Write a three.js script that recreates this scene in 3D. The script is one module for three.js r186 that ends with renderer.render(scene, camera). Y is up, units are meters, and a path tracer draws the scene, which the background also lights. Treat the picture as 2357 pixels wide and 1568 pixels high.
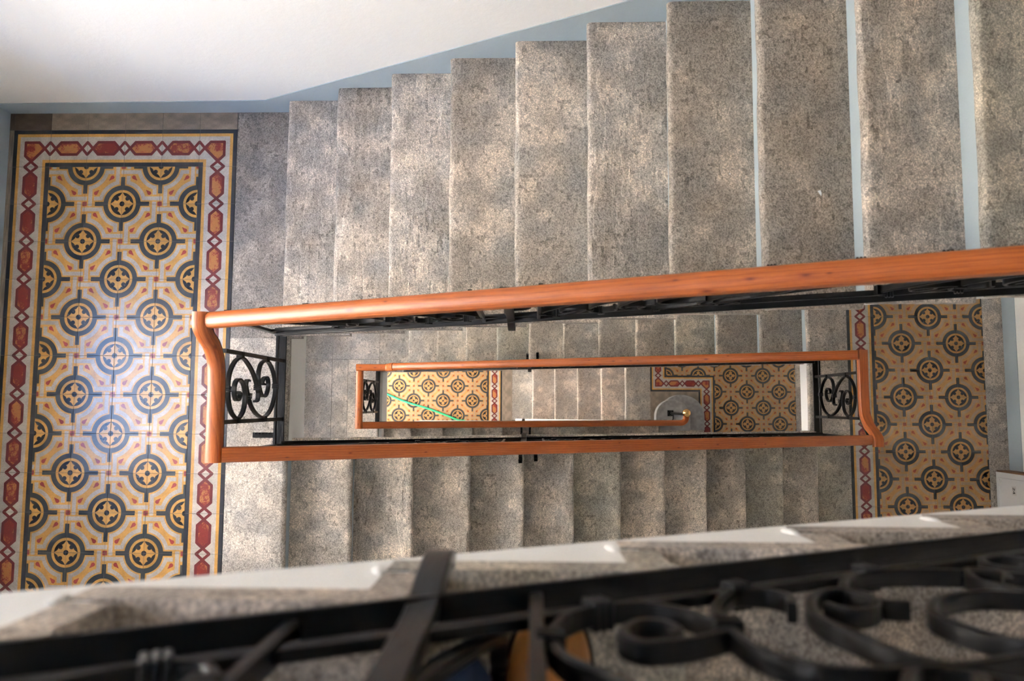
import * as THREE from 'three';
import { mergeGeometries, toCreasedNormals, mergeVertices } from 'three/addons/utils/BufferGeometryUtils.js';
import { RoundedBoxGeometry } from 'three/addons/geometries/RoundedBoxGeometry.js';
import { MarchingCubes } from 'three/addons/objects/MarchingCubes.js';

// ---------------------------------------------------------------- camera, sky, light, exposure
const scene = new THREE.Scene();
const CAM_Y = 10.2679;
const camera = new THREE.PerspectiveCamera(2 * Math.atan(784 / 1740) * 180 / Math.PI, 2357 / 1568, 0.02, 100);
{
  // rows: image right, image down, forward, each as (x, depth -> -y, z)
  const right = new THREE.Vector3(0.999652, -0.025991, -0.004613), down = new THREE.Vector3(0.002383, -0.085158, 0.996365), fwd = new THREE.Vector3(-0.026289, -0.996028, -0.085067);
  camera.matrixAutoUpdate = true;
  const m = new THREE.Matrix4().makeBasis(right, down.clone().negate(), fwd.clone().negate());
  camera.quaternion.setFromRotationMatrix(m);
  camera.position.set(0, CAM_Y, 0);
  camera.focus = 4.3; camera.userData.fStop = 3.4;
}
scene.background = new THREE.Color(2.6, 4.4, 8.6);
const renderer = new THREE.WebGLRenderer({ antialias: true });
renderer.shadowMap.enabled = true;
renderer.toneMapping = THREE.LinearToneMapping;
renderer.toneMappingExposure = 2.7;
{ // the sun stands behind the building and lights the court and the facade across it
  const sun = new THREE.DirectionalLight(new THREE.Color(1.0, .93, .82), 78);
  sun.position.set(22, 22, 18); sun.target.position.set(-9, 4, 0); sun.castShadow = true;
  Object.assign(sun.shadow.camera, { left: -16, right: 16, top: 16, bottom: -16, near: 1, far: 70 }); sun.shadow.mapSize.set(2048, 2048);
  scene.add(sun, sun.target);
}

// ---------------------------------------------------------------- levels and plan, metres
const h = 0.1534;
const G0 = 0, G1 = 0.7479, LM = G1 + 13 * h, L0 = G1 + 25 * h, L1 = G1 + 37 * h, L2 = L1 + 12 * h, L3 = L2 + 12 * h, L4 = L3 + 12 * h, TOP = L4 + 2.9;
const XL = -2.785, XR = 3.5, ZB = -1.54, ZF = 1.39;

// ---------------------------------------------------------------- random, names, tags
function rng(seed) { let a = seed >>> 0; return () => { a = (a + 0x6D2B79F5) | 0; let t = Math.imul(a ^ (a >>> 15), 1 | a); t = (t + Math.imul(t ^ (t >>> 7), 61 | t)) ^ t; return ((t ^ (t >>> 14)) >>> 0) / 4294967296; }; }
const rnd = rng(77);
const used = new Map();
function numbered(name) { const n = used.get(name) ?? 0; used.set(name, n + 1); return n ? name + '_' + String(n).padStart(3, '0') : name; }
function mesh(name, geo, mat, parent) {
  const m = new THREE.Mesh(geo, mat); m.name = parent && parent !== scene ? name : numbered(name); m.castShadow = m.receiveShadow = true; (parent ?? scene).add(m); return m;
}
function thing(name, label, category, pos = [0, 0, 0], group) {
  const o = new THREE.Group(); o.name = numbered(name); o.position.set(...pos); o.userData = { label, category }; if (group) o.userData.group = group; scene.add(o); return o;
}
function structGroup(name, label) { const o = new THREE.Group(); o.name = numbered(name); o.userData = { kind: 'structure' }; if (label) o.userData.label = label; scene.add(o); return o; }
function struct(name, geo, mat) { const m = mesh(name, geo, mat); m.userData.kind = 'structure'; return m; }
const lerp = (a, b, t) => a + (b - a) * t, clamp = (x, a = 0, b = 1) => Math.min(b, Math.max(a, x));
const sstep = (a, b, x) => { const t = clamp((x - a) / (b - a)); return t * t * (3 - 2 * t); };

// ---------------------------------------------------------------- noise fields and textures
function field(W, H, cx, cy, seed) { // periodic smooth noise 0..1
  const r = rng(seed), g = new Float32Array(cx * cy); for (let i = 0; i < g.length; i++) g[i] = r();
  const out = new Float32Array(W * H), x0 = new Int32Array(W), x1 = new Int32Array(W), fx = new Float32Array(W);
  for (let x = 0; x < W; x++) { const p = x / W * cx, i = Math.floor(p), f = p - i; x0[x] = i % cx; x1[x] = (i + 1) % cx; fx[x] = f * f * (3 - 2 * f); }
  for (let y = 0; y < H; y++) {
    const p = y / H * cy, i = Math.floor(p), f = p - i, s = f * f * (3 - 2 * f), a = (i % cy) * cx, b = ((i + 1) % cy) * cx;
    for (let x = 0; x < W; x++) { const u = g[a + x0[x]], v = g[a + x1[x]], w = g[b + x0[x]], z = g[b + x1[x]], t = fx[x]; const top = u + (v - u) * t; out[y * W + x] = top + ((w + (z - w) * t) - top) * s; }
  }
  return out;
}
function dataTex(W, H, fill, srgb = true) {
  const d = new Uint8Array(W * H * 4); fill(d);
  const t = new THREE.DataTexture(d, W, H, THREE.RGBAFormat); t.wrapS = t.wrapT = THREE.RepeatWrapping; t.magFilter = THREE.LinearFilter; t.minFilter = THREE.LinearMipmapLinearFilter; t.generateMipmaps = true;
  t.colorSpace = srgb ? THREE.SRGBColorSpace : THREE.NoColorSpace; t.needsUpdate = true; return t;
}
const put = (d, i, r, g, b) => { d[i * 4] = clamp(r, 0, 255); d[i * 4 + 1] = clamp(g, 0, 255); d[i * 4 + 2] = clamp(b, 0, 255); d[i * 4 + 3] = 255; };

// granite, 2 m x 2 m; flaky = split surface with relief
function granite(seed, flaky) {
  const N = 2048, low = field(N, N, 7, 7, seed), mid = field(N, N, 30, 30, seed + 1), m2 = field(N, N, 90, 90, seed + 2), gr = field(N, N, 560, 470, seed + 3), g2 = field(N, N, 900, 820, seed + 4), g3 = field(N, N, 240, 200, seed + 5);
  const st = field(N, N, 46, 9, seed + 6), st2 = field(N, N, 110, 26, seed + 7), pit = field(N, N, 160, 120, seed + 8);
  const hgt = new Float32Array(N * N);
  const map = dataTex(N, N, (d) => {
    for (let i = 0; i < N * N; i++) {
      let v = 163 + (low[i] - .5) * 26 + (mid[i] - .5) * 22 + (m2[i] - .5) * 14;
      const grain = gr[i] * .55 + g2[i] * .45;
      const light = sstep(.54, .74, grain), dark = sstep(.47, .27, grain);
      const worn = sstep(.48, .72, mid[i] * .45 + low[i] * .55);
      v += light * (26 + 20 * worn) - dark * (36 - 10 * worn) + worn * 12;
      const p = sstep(.70, .80, pit[i]) * (.4 + .6 * sstep(.4, .6, mid[i])); v -= p * 30;
      let hh = .5 + (grain - .5) * .30 + (g3[i] - .5) * .22 + (mid[i] - .5) * .35 - p * .22;
      if (flaky) { const s = st[i] * .6 + st2[i] * .4, edge = sstep(.50, .56, s); hh += edge * .26 + (st2[i] - .5) * .25; const rim = sstep(.50, .535, s) * sstep(.60, .55, s); v += rim * 14 + edge * 7; }
      hgt[i] = hh;
      const warm = (low[(i * 3 + 977) % (N * N)] - .5) * 6 + (mid[i] - .5) * 4;
      put(d, i, v * 1.04 + warm, v * .975, v * .905 - warm);
    }
  });
  const bump = dataTex(N, N, (d) => { for (let i = 0; i < N * N; i++) { const v = clamp(hgt[i] * .62) * 255; put(d, i, v, v, v); } }, false);
  return { map, bump };
}
const GA = granite(11, false), GB = granite(31, true);
const stoneMats = [];
for (const [set, tint, bs] of [[GA, [1.0, .985, .97], .006], [GA, [.93, .90, .87], .007], [GB, [1.0, .98, .96], .010], [GA, [.98, .98, .99], .005], [GB, [.93, .92, .92], .008], [GA, [.90, .92, .88], .006], [GA, [.70, .68, .67], .006], [GB, [.86, .845, .84], .007], [GA, [1.0, .93, .93], .004]])  // the two darkest tints paint dimmer light into the upper left stones
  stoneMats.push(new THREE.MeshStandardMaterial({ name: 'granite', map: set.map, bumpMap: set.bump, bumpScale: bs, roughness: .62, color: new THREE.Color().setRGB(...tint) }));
const smoothStone = new THREE.MeshStandardMaterial({ name: 'smooth_granite', map: GA.map, bumpMap: GA.bump, bumpScale: .0012, roughness: .5, color: new THREE.Color().setRGB(.96, .97, 1.0) });

// ---- encaustic tile: circles at two opposite corners, interlaced strapwork at the other two
const COL = { yellow: [212, 159, 86], grey: [192, 180, 169], dark: [60, 64, 67], black: [36, 37, 41], red: [158, 66, 62] };
function fieldColour(x, y) { // x, y in 0..1 within the tile
  const near0 = x * x + y * y < (1 - x) * (1 - x) + (1 - y) * (1 - y);
  let px = near0 ? x : x - 1, py = near0 ? y : y - 1;
  const r = Math.hypot(px, py), a = Math.abs(px), b = Math.abs(py);
  if (r < .30) {
    if (r < .062) return 'black';
    const lo = Math.min(a, b), hi = Math.max(a, b);
    if (Math.hypot(a - .138, b - .138) < .057) return 'black';
    const w = hi < .105 ? .2 : hi < .165 ? lerp(.083, .122, (hi - .105) / .06) : hi < .185 ? .130 : hi < .205 ? lerp(.130, .078, (hi - .185) / .02) : hi < .23 ? lerp(.078, .050, (hi - .205) / .025) : lerp(.050, .006, (hi - .23) / .065);
    return lo < w && hi < .295 ? 'yellow' : 'black';
  }
  if (r < .37) return 'yellow';
  if (r < .495) return 'dark';
  // pinwheel corners
  for (const [cx, cy] of [[1, 0], [0, 1]]) {
    const u = x - cx, v = y - cy, au = Math.abs(u), av = Math.abs(v);
    if (Math.max(au, av) < .30) {
      if (au < .055 && av < .055) return 'red';
      if ((av < .052 && au > .275) || (au < .052 && av > .275)) return 'dark';
      const i0 = .09, i1 = .195, e = .055, c = .245;
      if (u < -i0 && u > -i1 && (v > -e || v < -c)) return 'grey';
      if (v < -i0 && v > -i1 && (u < e || u > c)) return 'grey';
      if (u > i0 && u < i1 && (v < e || v > c)) return 'grey';
      if (v > i0 && v < i1 && (u > -e || u < -c)) return 'grey';
      if (au > .255 && av > .255 - .0) { const q = strap(px, py, a, b, r); if (q) return q; }
      return drop(x, y) ? 'red' : 'yellow';
    }
  }
  return strap(px, py, a, b, r) ?? (drop(x, y) ? 'red' : 'yellow');
}
function strap(px, py, a, b, r) {
  const lo = Math.min(a, b), hi = Math.max(a, b);
  if (lo < .052 && hi < .725) return 'dark';
  const d = Math.min(r - .495, lo - .052);
  return d < .04 ? 'yellow' : d < .143 ? 'grey' : null;
}
function drop(x, y) { // two red drops near the pinwheel corners
  for (const [cx, cy, dx, dy] of [[.71, .29, -1, 1], [.29, .71, 1, -1]]) {
    const u = ((x - cx) * dx + (y - cy) * dy) / Math.SQRT2, v = Math.abs((x - cx) * dy - (y - cy) * dx) / Math.SQRT2;
    if (u > -.055 && u < .125 && v < (u < -.01 ? lerp(.030, .054, (u + .055) / .045) : lerp(.054, 0, (u + .01) / .135))) return true;
  }
  return false;
}
const TAN = { ...COL, yellow: [194, 145, 88], grey: [180, 151, 120], red: [152, 74, 50] };
function tileTexture(N, seed, colour, scheme = COL) {
  const lo = field(N, N, 6, 6, seed), mi = field(N, N, 40, 40, seed + 1), hi = field(N, N, 200, 200, seed + 2);
  return dataTex(N, N, (d) => {
    for (let y = 0; y < N; y++) for (let x = 0; x < N; x++) {
      let R = 0, G = 0, B = 0;
      for (const [ox, oy] of [[.25, .25], [.75, .25], [.25, .75], [.75, .75]]) { let c = colour((x + ox) / N, (y + oy) / N, lo, mi, y * N + x); if (typeof c === 'string') c = scheme[c]; R += c[0] ** 2; G += c[1] ** 2; B += c[2] ** 2; }
      const i = y * N + x, k = .94 + (lo[i] - .5) * .10 + (mi[i] - .5) * .09 + (hi[i] - .5) * .10 + (hi[i] > .86 ? -.07 : 0);
      put(d, i, Math.sqrt(R / 4) * k, Math.sqrt(G / 4) * k, Math.sqrt(B / 4) * k);
    }
  });
}
function segDist(px, py, ax, ay, bx, by) { const vx = bx - ax, vy = by - ay, t = clamp(((px - ax) * vx + (py - ay) * vy) / (vx * vx + vy * vy)); return Math.hypot(px - ax - t * vx, py - ay - t * vy); }
function inPoly(x, y, p) { let c = false; for (let i = 0, j = p.length - 1; i < p.length; j = i++) if ((p[i][1] > y) !== (p[j][1] > y) && x < (p[j][0] - p[i][0]) * (y - p[i][1]) / (p[j][1] - p[i][1]) + p[i][0]) c = !c; return c; }
const MARO = [112, 44, 46];
function marble(lo, mi, i, share) { const t = sstep(share - .2, share + .16, lo[i] * .62 + mi[i] * .38); return [lerp(196, 134, t), lerp(128, 50, t), lerp(76, 46, t)]; }
function stripes(a) { return a < .105 || a > .89 ? [46, 48, 54] : a < .185 || a > .81 ? COL.yellow : null; }
const BORD_HEX = [[.335, .28], [.5, .135], [.665, .28], [.665, .71], [.5, .855], [.335, .71]];
const BORD_X = [[[.335, .28], [.5, .135]], [[.665, .28], [.5, .135]], [[.335, .71], [.5, .855]], [[.665, .71], [.5, .855]], [[.335, .28], [.335, .71]], [[.665, .28], [.665, .71]], [[.5, .135], [.335, 0]], [[.5, .135], [.665, 0]], [[.5, .855], [.335, 1]], [[.5, .855], [.665, 1]]];
const borderColour = (share) => (x, y, lo, mi, i) => { const s = stripes(x); if (s) return s; for (const [p, q] of BORD_X) if (segDist(x, y, ...p, ...q) < .036) return MARO; return inPoly(x, y, BORD_HEX) ? marble(lo, mi, i, share) : COL.grey; };
const CORN = [[.335, .335], [.70, .335], [.86, .5], [.5, .86], [.335, .70]];
const CORN_X = [...CORN.map((p, k) => [p, CORN[(k + 1) % CORN.length]]), [[.86, .5], [1, .335]], [[.86, .5], [1, .665]], [[.5, .86], [.335, 1]], [[.5, .86], [.665, 1]]];
const cornerColour = (x, y, lo, mi, i) => {
  const m = Math.min(x, y), q = Math.min(x, y);
  if (m < .105) return [46, 48, 54]; if (m < .185) return COL.yellow; if (q > .89) return [46, 48, 54]; if (q > .81) return COL.yellow;
  for (const [p, s] of CORN_X) if (segDist(x, y, ...p, ...s) < .036) return MARO; return inPoly(x, y, CORN) ? marble(lo, mi, i, .62) : COL.grey;
};
const glaze = { roughness: .27 };
const FT = [tileTexture(512, 101, fieldColour), tileTexture(512, 151, fieldColour), tileTexture(512, 171, fieldColour, TAN), tileTexture(512, 191, fieldColour, TAN)];
const tileMats = [[FT[0], 1], [FT[1], .96], [FT[0], .92], [FT[1], 1.03], [FT[2], 1], [FT[3], .95], [FT[2], .91], [FT[3], 1.03]].map(([map, k]) => new THREE.MeshStandardMaterial({ name: 'cement_tile', map, color: new THREE.Color().setRGB(k, k * .995, k * .98), ...glaze }));
const borderMats = [.44, .60, .36, .54].map((s, k) => new THREE.MeshStandardMaterial({ name: 'border_tile', map: tileTexture(384, 201 + 7 * k, borderColour(s)), ...glaze }));
const cornerMat = new THREE.MeshStandardMaterial({ name: 'corner_tile', map: tileTexture(384, 241, cornerColour), ...glaze });
const plainTex = dataTex(256, 256, (d) => { const a = field(256, 256, 5, 5, 301), b = field(256, 256, 60, 60, 302); for (let i = 0; i < 65536; i++) { const k = .9 + (a[i] - .5) * .22 + (b[i] - .5) * .14; put(d, i, 146 * k, 131 * k, 115 * k); } });
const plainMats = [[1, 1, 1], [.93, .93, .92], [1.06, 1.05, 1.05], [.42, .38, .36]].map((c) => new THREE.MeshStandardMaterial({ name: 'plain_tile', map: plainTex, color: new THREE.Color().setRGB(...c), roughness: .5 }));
const plainGrey = dataTex(256, 256, (d) => { const a = field(256, 256, 5, 5, 311), b = field(256, 256, 80, 80, 312); for (let i = 0; i < 65536; i++) { const k = 236 + (a[i] - .5) * 24 + (b[i] - .5) * 40; put(d, i, k, k, k); } });
const groutMat = new THREE.MeshStandardMaterial({ name: 'grout', color: 0x6a655e, roughness: .9 });

// ---- plaster, paint
const plasterBump = dataTex(512, 512, (d) => { const a = field(512, 512, 9, 9, 401), b = field(512, 512, 60, 60, 402), c = field(512, 512, 200, 200, 403); for (let i = 0; i < 262144; i++) { const v = (a[i] * .4 + b[i] * .35 + c[i] * .25) * 255; put(d, i, v, v, v); } }, false);
const white = new THREE.MeshStandardMaterial({ name: 'white_plaster', color: new THREE.Color().setRGB(.84, .82, .785), roughness: .85, bumpMap: plasterBump, bumpScale: .0012 });
const bluePaint = new THREE.MeshStandardMaterial({ name: 'grey_blue_paint', color: new THREE.Color().setRGB(.385, .45, .485), roughness: .5, bumpMap: plasterBump, bumpScale: .001 });
// ---- wood
function woodTexture(seed, freq, warpAmt) {
  const W = 2048, H = 256, wa = field(W, H, 5, 2, seed), wb = field(W, H, 22, 4, seed + 1), fib = field(W, H, 36, 128, seed + 2), fi2 = field(W, H, 150, 200, seed + 3), blot = field(W, H, 9, 2, seed + 4), kn = rng(seed + 9);
  const knots = []; for (let k = 0; k < 9; k++) knots.push([kn() * W, (.25 + .5 * kn()) * H, 3 + kn() * 5]);
  return dataTex(W, H, (d) => {
    for (let y = 0; y < H; y++) for (let x = 0; x < W; x++) {
      const i = y * W + x, v = y / H;
      let ring = (v + (wa[i] - .5) * warpAmt + (wb[i] - .5) * .025) * freq; ring -= Math.floor(ring);
      const late = sstep(.55, .95, ring) * sstep(1, .96, ring);
      let k = 1 - late * .17 + (fib[i] - .5) * .22 + (fi2[i] - .5) * .12 + (blot[i] - .5) * .16, dk = 0;
      for (const [kx, ky, kr] of knots) { const q = ((x - kx) / (kr * 2.2)) ** 2 + ((y - ky) / kr) ** 2; if (q < 4) dk = Math.max(dk, Math.exp(-q * 1.2)); }
      k *= 1 - .55 * dk;
      put(d, i, 190 * (.35 + .65 * k), 104 * k, 46 * k * k);
    }
  });
}
const WT = [woodTexture(501, 15, .09), woodTexture(551, 18, .07), woodTexture(601, 8, .5)];
const woodMat = (t, c, r = .46) => new THREE.MeshPhysicalMaterial({ name: 'varnished_pine', map: t, color: new THREE.Color().setRGB(...c), roughness: r, clearcoat: .12, clearcoatRoughness: .34 });
const woodA = woodMat(WT[0], [.74, .66, .44]), woodB = woodMat(WT[1], [.86, .78, .60]), woodC = woodMat(WT[2], [.82, .74, .58]);
// ---- iron
const ironBump = dataTex(256, 256, (d) => { const a = field(256, 256, 30, 30, 701), b = field(256, 256, 90, 90, 702); for (let i = 0; i < 65536; i++) { const v = (a[i] * .6 + b[i] * .4) * 255; put(d, i, v, v, v); } }, false);
const iron = new THREE.MeshPhysicalMaterial({ name: 'black_painted_iron', color: new THREE.Color().setRGB(.0055, .0053, .0052), roughness: .31, specularIntensity: .36, bumpMap: ironBump, bumpScale: .0006 });
const brass = new THREE.MeshStandardMaterial({ name: 'polished_brass', color: new THREE.Color().setRGB(.80, .50, .21), metalness: 1, roughness: .13 });
const polished = new THREE.MeshStandardMaterial({ name: 'dressed_granite', color: new THREE.Color().setRGB(.345, .33, .325), roughness: .6, map: plainGrey, bumpMap: plasterBump, bumpScale: .0012 });

// ---------------------------------------------------------------- geometry helpers
function build(pos, uv, idx, crease) {
  let g = new THREE.BufferGeometry();
  g.setAttribute('position', new THREE.Float32BufferAttribute(pos, 3)); g.setAttribute('uv', new THREE.Float32BufferAttribute(uv, 2)); g.setIndex(idx);
  if (crease) g = toCreasedNormals(g, crease); else g.computeVertexNormals();
  return g;
}
function worldUV(g, s = 1) { // box-projected uv in metres / s
  g = g.index ? g.toNonIndexed() : g; const p = g.attributes.position, n = g.attributes.normal, uv = new Float32Array(p.count * 2);
  for (let i = 0; i < p.count; i++) { const ax = Math.abs(n.getX(i)), ay = Math.abs(n.getY(i)), az = Math.abs(n.getZ(i)); const [u, v] = ay >= ax && ay >= az ? [p.getX(i), p.getZ(i)] : ax >= az ? [p.getZ(i), p.getY(i)] : [p.getX(i), p.getY(i)]; uv[2 * i] = u / s; uv[2 * i + 1] = v / s; }
  g.setAttribute('uv', new THREE.BufferAttribute(uv, 2)); return g;
}
const box = (x0, x1, y0, y1, z0, z1, s = 1) => worldUV(new THREE.BoxGeometry(x1 - x0, y1 - y0, z1 - z0).translate((x0 + x1) / 2, (y0 + y1) / 2, (z0 + z1) / 2), s);
function rbox(x0, x1, y0, y1, z0, z1, r, s = 1) { return worldUV(new RoundedBoxGeometry(x1 - x0, y1 - y0, z1 - z0, 2, r).translate((x0 + x1) / 2, (y0 + y1) / 2, (z0 + z1) / 2), s); }
function prismZ(pts, z0, z1, s = 1, bevel = 0) { // polygon in x,y pushed along z
  const g = new THREE.ExtrudeGeometry(new THREE.Shape(pts.map((p) => new THREE.Vector2(...p))), { depth: z1 - z0 - 2 * bevel, bevelEnabled: bevel > 0, bevelSize: bevel, bevelThickness: bevel, bevelOffset: -bevel, bevelSegments: 2, steps: 1, curveSegments: 20 });
  g.translate(0, 0, z0 + bevel); return worldUV(g, s);
}
// sweep a closed profile (pairs across, up) along points; side(i) gives the across direction
function sweep(pts, profile, side, { uvScale = 1, crease = 0, cap = true, u0 = 0, sides } = {}) {
  const n = pts.length, m = profile.length, pos = [], uv = [], idx = []; let len = u0; const per = [0]; for (let k = 1; k <= m; k++) per.push(per[k - 1] + Math.hypot(profile[k % m][0] - profile[k - 1][0], profile[k % m][1] - profile[k - 1][1]));
  for (let i = 0; i < n; i++) {
    const t = new THREE.Vector3().subVectors(pts[Math.min(n - 1, i + 1)], pts[Math.max(0, i - 1)]).normalize();
    let s = (sides ? sides[i] : side).clone(); s.addScaledVector(t, -s.dot(t)).normalize(); const up = new THREE.Vector3().crossVectors(s, t).normalize();
    if (i) len += pts[i].distanceTo(pts[i - 1]);
    for (let k = 0; k <= m; k++) { const [a, b] = profile[k % m]; pos.push(pts[i].x + s.x * a + up.x * b, pts[i].y + s.y * a + up.y * b, pts[i].z + s.z * a + up.z * b); uv.push(len / uvScale, per[k] / per[m]); }
  }
  for (let i = 0; i < n - 1; i++) for (let k = 0; k < m; k++) { const a = i * (m + 1) + k, b = a + 1, c = a + m + 1, d = c + 1; idx.push(a, b, c, b, d, c); }
  if (cap) for (const [i, f] of [[0, 1], [n - 1, 0]]) {
    const c0 = pos.length / 3; let cx = 0, cy = 0, cz = 0;
    for (let k = 0; k < m; k++) { const q = (i * (m + 1) + k) * 3; cx += pos[q] / m; cy += pos[q + 1] / m; cz += pos[q + 2] / m; }
    pos.push(cx, cy, cz); uv.push(0, .5);
    for (let k = 0; k < m; k++) { const q = (i * (m + 1) + k) * 3; pos.push(pos[q], pos[q + 1], pos[q + 2]); uv.push(.02 * profile[k][0], .02 * profile[k][1]); }
    for (let k = 0; k < m; k++) { const a = c0 + 1 + k, b = c0 + 1 + (k + 1) % m; f ? idx.push(c0, b, a) : idx.push(c0, a, b); }
  }
  let g = build(pos, uv, idx, 0); // fix orientation: make the volume positive
  let vol = 0; const P = g.attributes.position, I = g.index; for (let i = 0; i < I.count; i += 3) { const [a, b, c] = [I.getX(i), I.getX(i + 1), I.getX(i + 2)].map((k) => new THREE.Vector3().fromBufferAttribute(P, k)); vol += a.dot(b.cross(c)); }
  if (vol < 0) { for (let i = 0; i < idx.length; i += 3) { const t = idx[i]; idx[i] = idx[i + 1]; idx[i + 1] = t; } }
  return build(pos, uv, idx, crease);
}
const V = (x, y, z) => new THREE.Vector3(x, y, z);
const spline = (pts, n) => new THREE.CatmullRomCurve3(pts, false, 'centripetal').getPoints(n);
const barProfile = (w, d, c = .0015) => [[-w / 2 + c, -d / 2], [w / 2 - c, -d / 2], [w / 2, -d / 2 + c], [w / 2, d / 2 - c], [w / 2 - c, d / 2], [-w / 2 + c, d / 2], [-w / 2, d / 2 - c], [-w / 2, -d / 2 + c]];
const bar = (a, b, w, d, side) => sweep([a, b], barProfile(w, d), side, { crease: .5 });

// ---------------------------------------------------------------- granite treads
const stoneRnd = rng(909);
// nose = x of the nosing, dir = +1 when the flight rises towards +x, depth = going + bearing
function treadGeo(nose, y, dir, depth, z0, z1, thick = .046, wear = 1, ends = 1) {
  const prof = [[.020, -thick], [.007, -thick + .003], [.001, -thick + .012], [0, -.022], [.0015, -.013], [.006, -.0055], [.013, -.0018], [.022, -.0004], [.04, 0], [.08, 0], [.13, 0], [.19, 0], [.25, 0], [depth, 0]];
  const n = 44, m = prof.length, pos = [], uv = [], idx = [], r = stoneRnd, ou = r() * 2, ov = r() * 2, ph = r() * 6.28, ph2 = r() * 6.28, j = Array.from({ length: n + 1 }, () => r() - .5);
  let arc = [0]; for (let k = 1; k < m; k++) arc.push(arc[k - 1] + Math.hypot(prof[k][0] - prof[k - 1][0], prof[k][1] - prof[k - 1][1]));
  for (let i = 0; i <= n; i++) {
    const t = i / n; let z = lerp(z0, z1, t);
    const mid = Math.sin(Math.PI * t), w = wear * (.0035 * mid * mid + .0012 * Math.sin(7 * t + ph)) , e = wear * (.0016 * Math.sin(11 * t + ph) + .0012 * Math.sin(23 * t + ph2) + .0012 * j[i]);
    const endR = Math.min(t, 1 - t) * (z1 - z0); // round the ends a little
    const drop = ends && endR < .012 ? .006 * (1 - endR / .012) ** 2 : 0;
    for (let k = 0; k < m; k++) {
      const f = Math.max(0, 1 - prof[k][0] / .2); const x = nose + dir * (prof[k][0] + e * f * f), yy = y + prof[k][1] - w * f * (k > 2 ? 1 : .3) - (k > 3 ? drop : 0);
      pos.push(x, yy, z); uv.push((arc[k] + ou) / 2, (z + ov) / 2);
    }
  }
  for (let i = 0; i < n; i++) for (let k = 0; k < m - 1; k++) { const a = i * m + k, b = a + 1, c = a + m, d = c + 1; dir > 0 ? idx.push(a, c, b, b, c, d) : idx.push(a, b, c, b, d, c); }
  for (const [i, s] of [[0, -1], [n, 1]]) { // end caps
    const c0 = pos.length / 3; for (let k = 0; k < m; k++) { const q = (i * m + k) * 3; pos.push(pos[q], pos[q + 1], pos[q + 2]); uv.push((pos[q] + ou) / 2, (pos[q + 1] + ov) / 2); }
    const q0 = (i * m + m - 1) * 3; pos.push(pos[q0], y - thick, pos[q0 + 2]); uv.push((pos[q0] + ou) / 2, (y - thick + ov) / 2);
    for (let k = 1; k < m; k++) { const a = c0, b = c0 + k, c = c0 + k + 1; (s * dir > 0) === true ? idx.push(a, c, b) : idx.push(a, b, c); }
  }
  const c0 = pos.length / 3; // underside
  for (const [x, z] of [[prof[0][0], z0], [depth, z0], [depth, z1], [prof[0][0], z1]]) { pos.push(nose + dir * x, y - thick, z); uv.push(x / 2, z / 2); }
  dir > 0 ? idx.push(c0, c0 + 1, c0 + 2, c0, c0 + 2, c0 + 3) : idx.push(c0, c0 + 2, c0 + 1, c0, c0 + 3, c0 + 2);
  return build(pos, uv, idx, .9);
}
function flight({ label, first, going, dir, yBase, count, z0, z1, wellAt, top, mats, name = 'stair_flight', inset = .018, bearing = .05, under = .235, thick = .046, blocks = false }) {
  // count risers; treads 1..count-1 (the last riser meets the landing's own edge stone)
  const o = thing(name, label, 'stair flight');
  const nose = (k) => first + dir * going * (k - 1);
  for (let k = 1; k < count; k++) {
    mesh('tread', treadGeo(nose(k), yBase + k * h, dir, going + bearing, z0 + (z0 === ZB ? .001 : 0), z1 - (z1 === ZF ? .001 : 0), thick), stoneMats[mats[(k - 1) % mats.length]], o);
  }
  const over = .022, flush = inset; // overhang of the nosing
  if (blocks) for (let k = 1; k <= count; k++) { // solid stone steps: the front of each block is the riser
    const a = nose(k) + dir * .006, b = nose(k) + dir * .064;
    mesh('riser', rbox(Math.min(a, b), Math.max(a, b), yBase + (k - 1) * h + .0005, yBase + k * h - .03, z0 + .002, z1 - .002, .004, 2), stoneMats[mats[(k - 1) % mats.length]], o);
    const px = nose(k) + dir * .070, py = yBase + (k - 1) * h - .02; // dab of filler where the block meets the plaster
    const d = new THREE.SphereGeometry(1, 14, 10); d.scale(.009, .024, .005); d.rotateZ(.25 * dir); d.translate(px, py + .012, z0 + .003); mesh('plaster_dab', d, white, o);
  }
  else for (let k = 1; k <= count; k++) {
    const a = nose(k) + dir * over, b = a + dir * .02, y0 = yBase + (k - 1) * h, y1 = yBase + k * h - .044;
    mesh('riser', box(Math.min(a, b), Math.max(a, b), y0 - (k > 1 ? .004 : 0), y1, z0 + (wellAt === -1 ? flush + .02 : .002), z1 - (wellAt === 1 ? flush + .02 : .002)), bluePaint, o);
  }
  // plastered body under the treads with a sloping soffit
  const pts = [], slope = h / going; const lineY = (x) => yBase + h + (x - nose(1)) * dir * slope;
  const xs = nose(1) + dir * (over + .012), xe = nose(count) + dir * (over + .012);
  pts.push([xs, yBase]);
  for (let k = 1; k <= count; k++) { const x = nose(k) + dir * (over + .012); pts.push([x, yBase + k * h - thick - .001]); if (k < count) pts.push([nose(k + 1) + dir * (over + .012), yBase + k * h - thick - .001]); }
  pts.push([xe + dir * .02, yBase + count * h - .05]); pts.push([xe + dir * .02, lineY(xe) - under]); pts.push([xs + dir * .25, lineY(xs + dir * .25) - under]); 
  mesh('soffit', prismZ(pts, wellAt === -1 ? z0 + flush : z0 + .001, wellAt === 1 ? z1 - flush : z1 - .001), white, o);
  return { o, nose, lineY };
}

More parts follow.
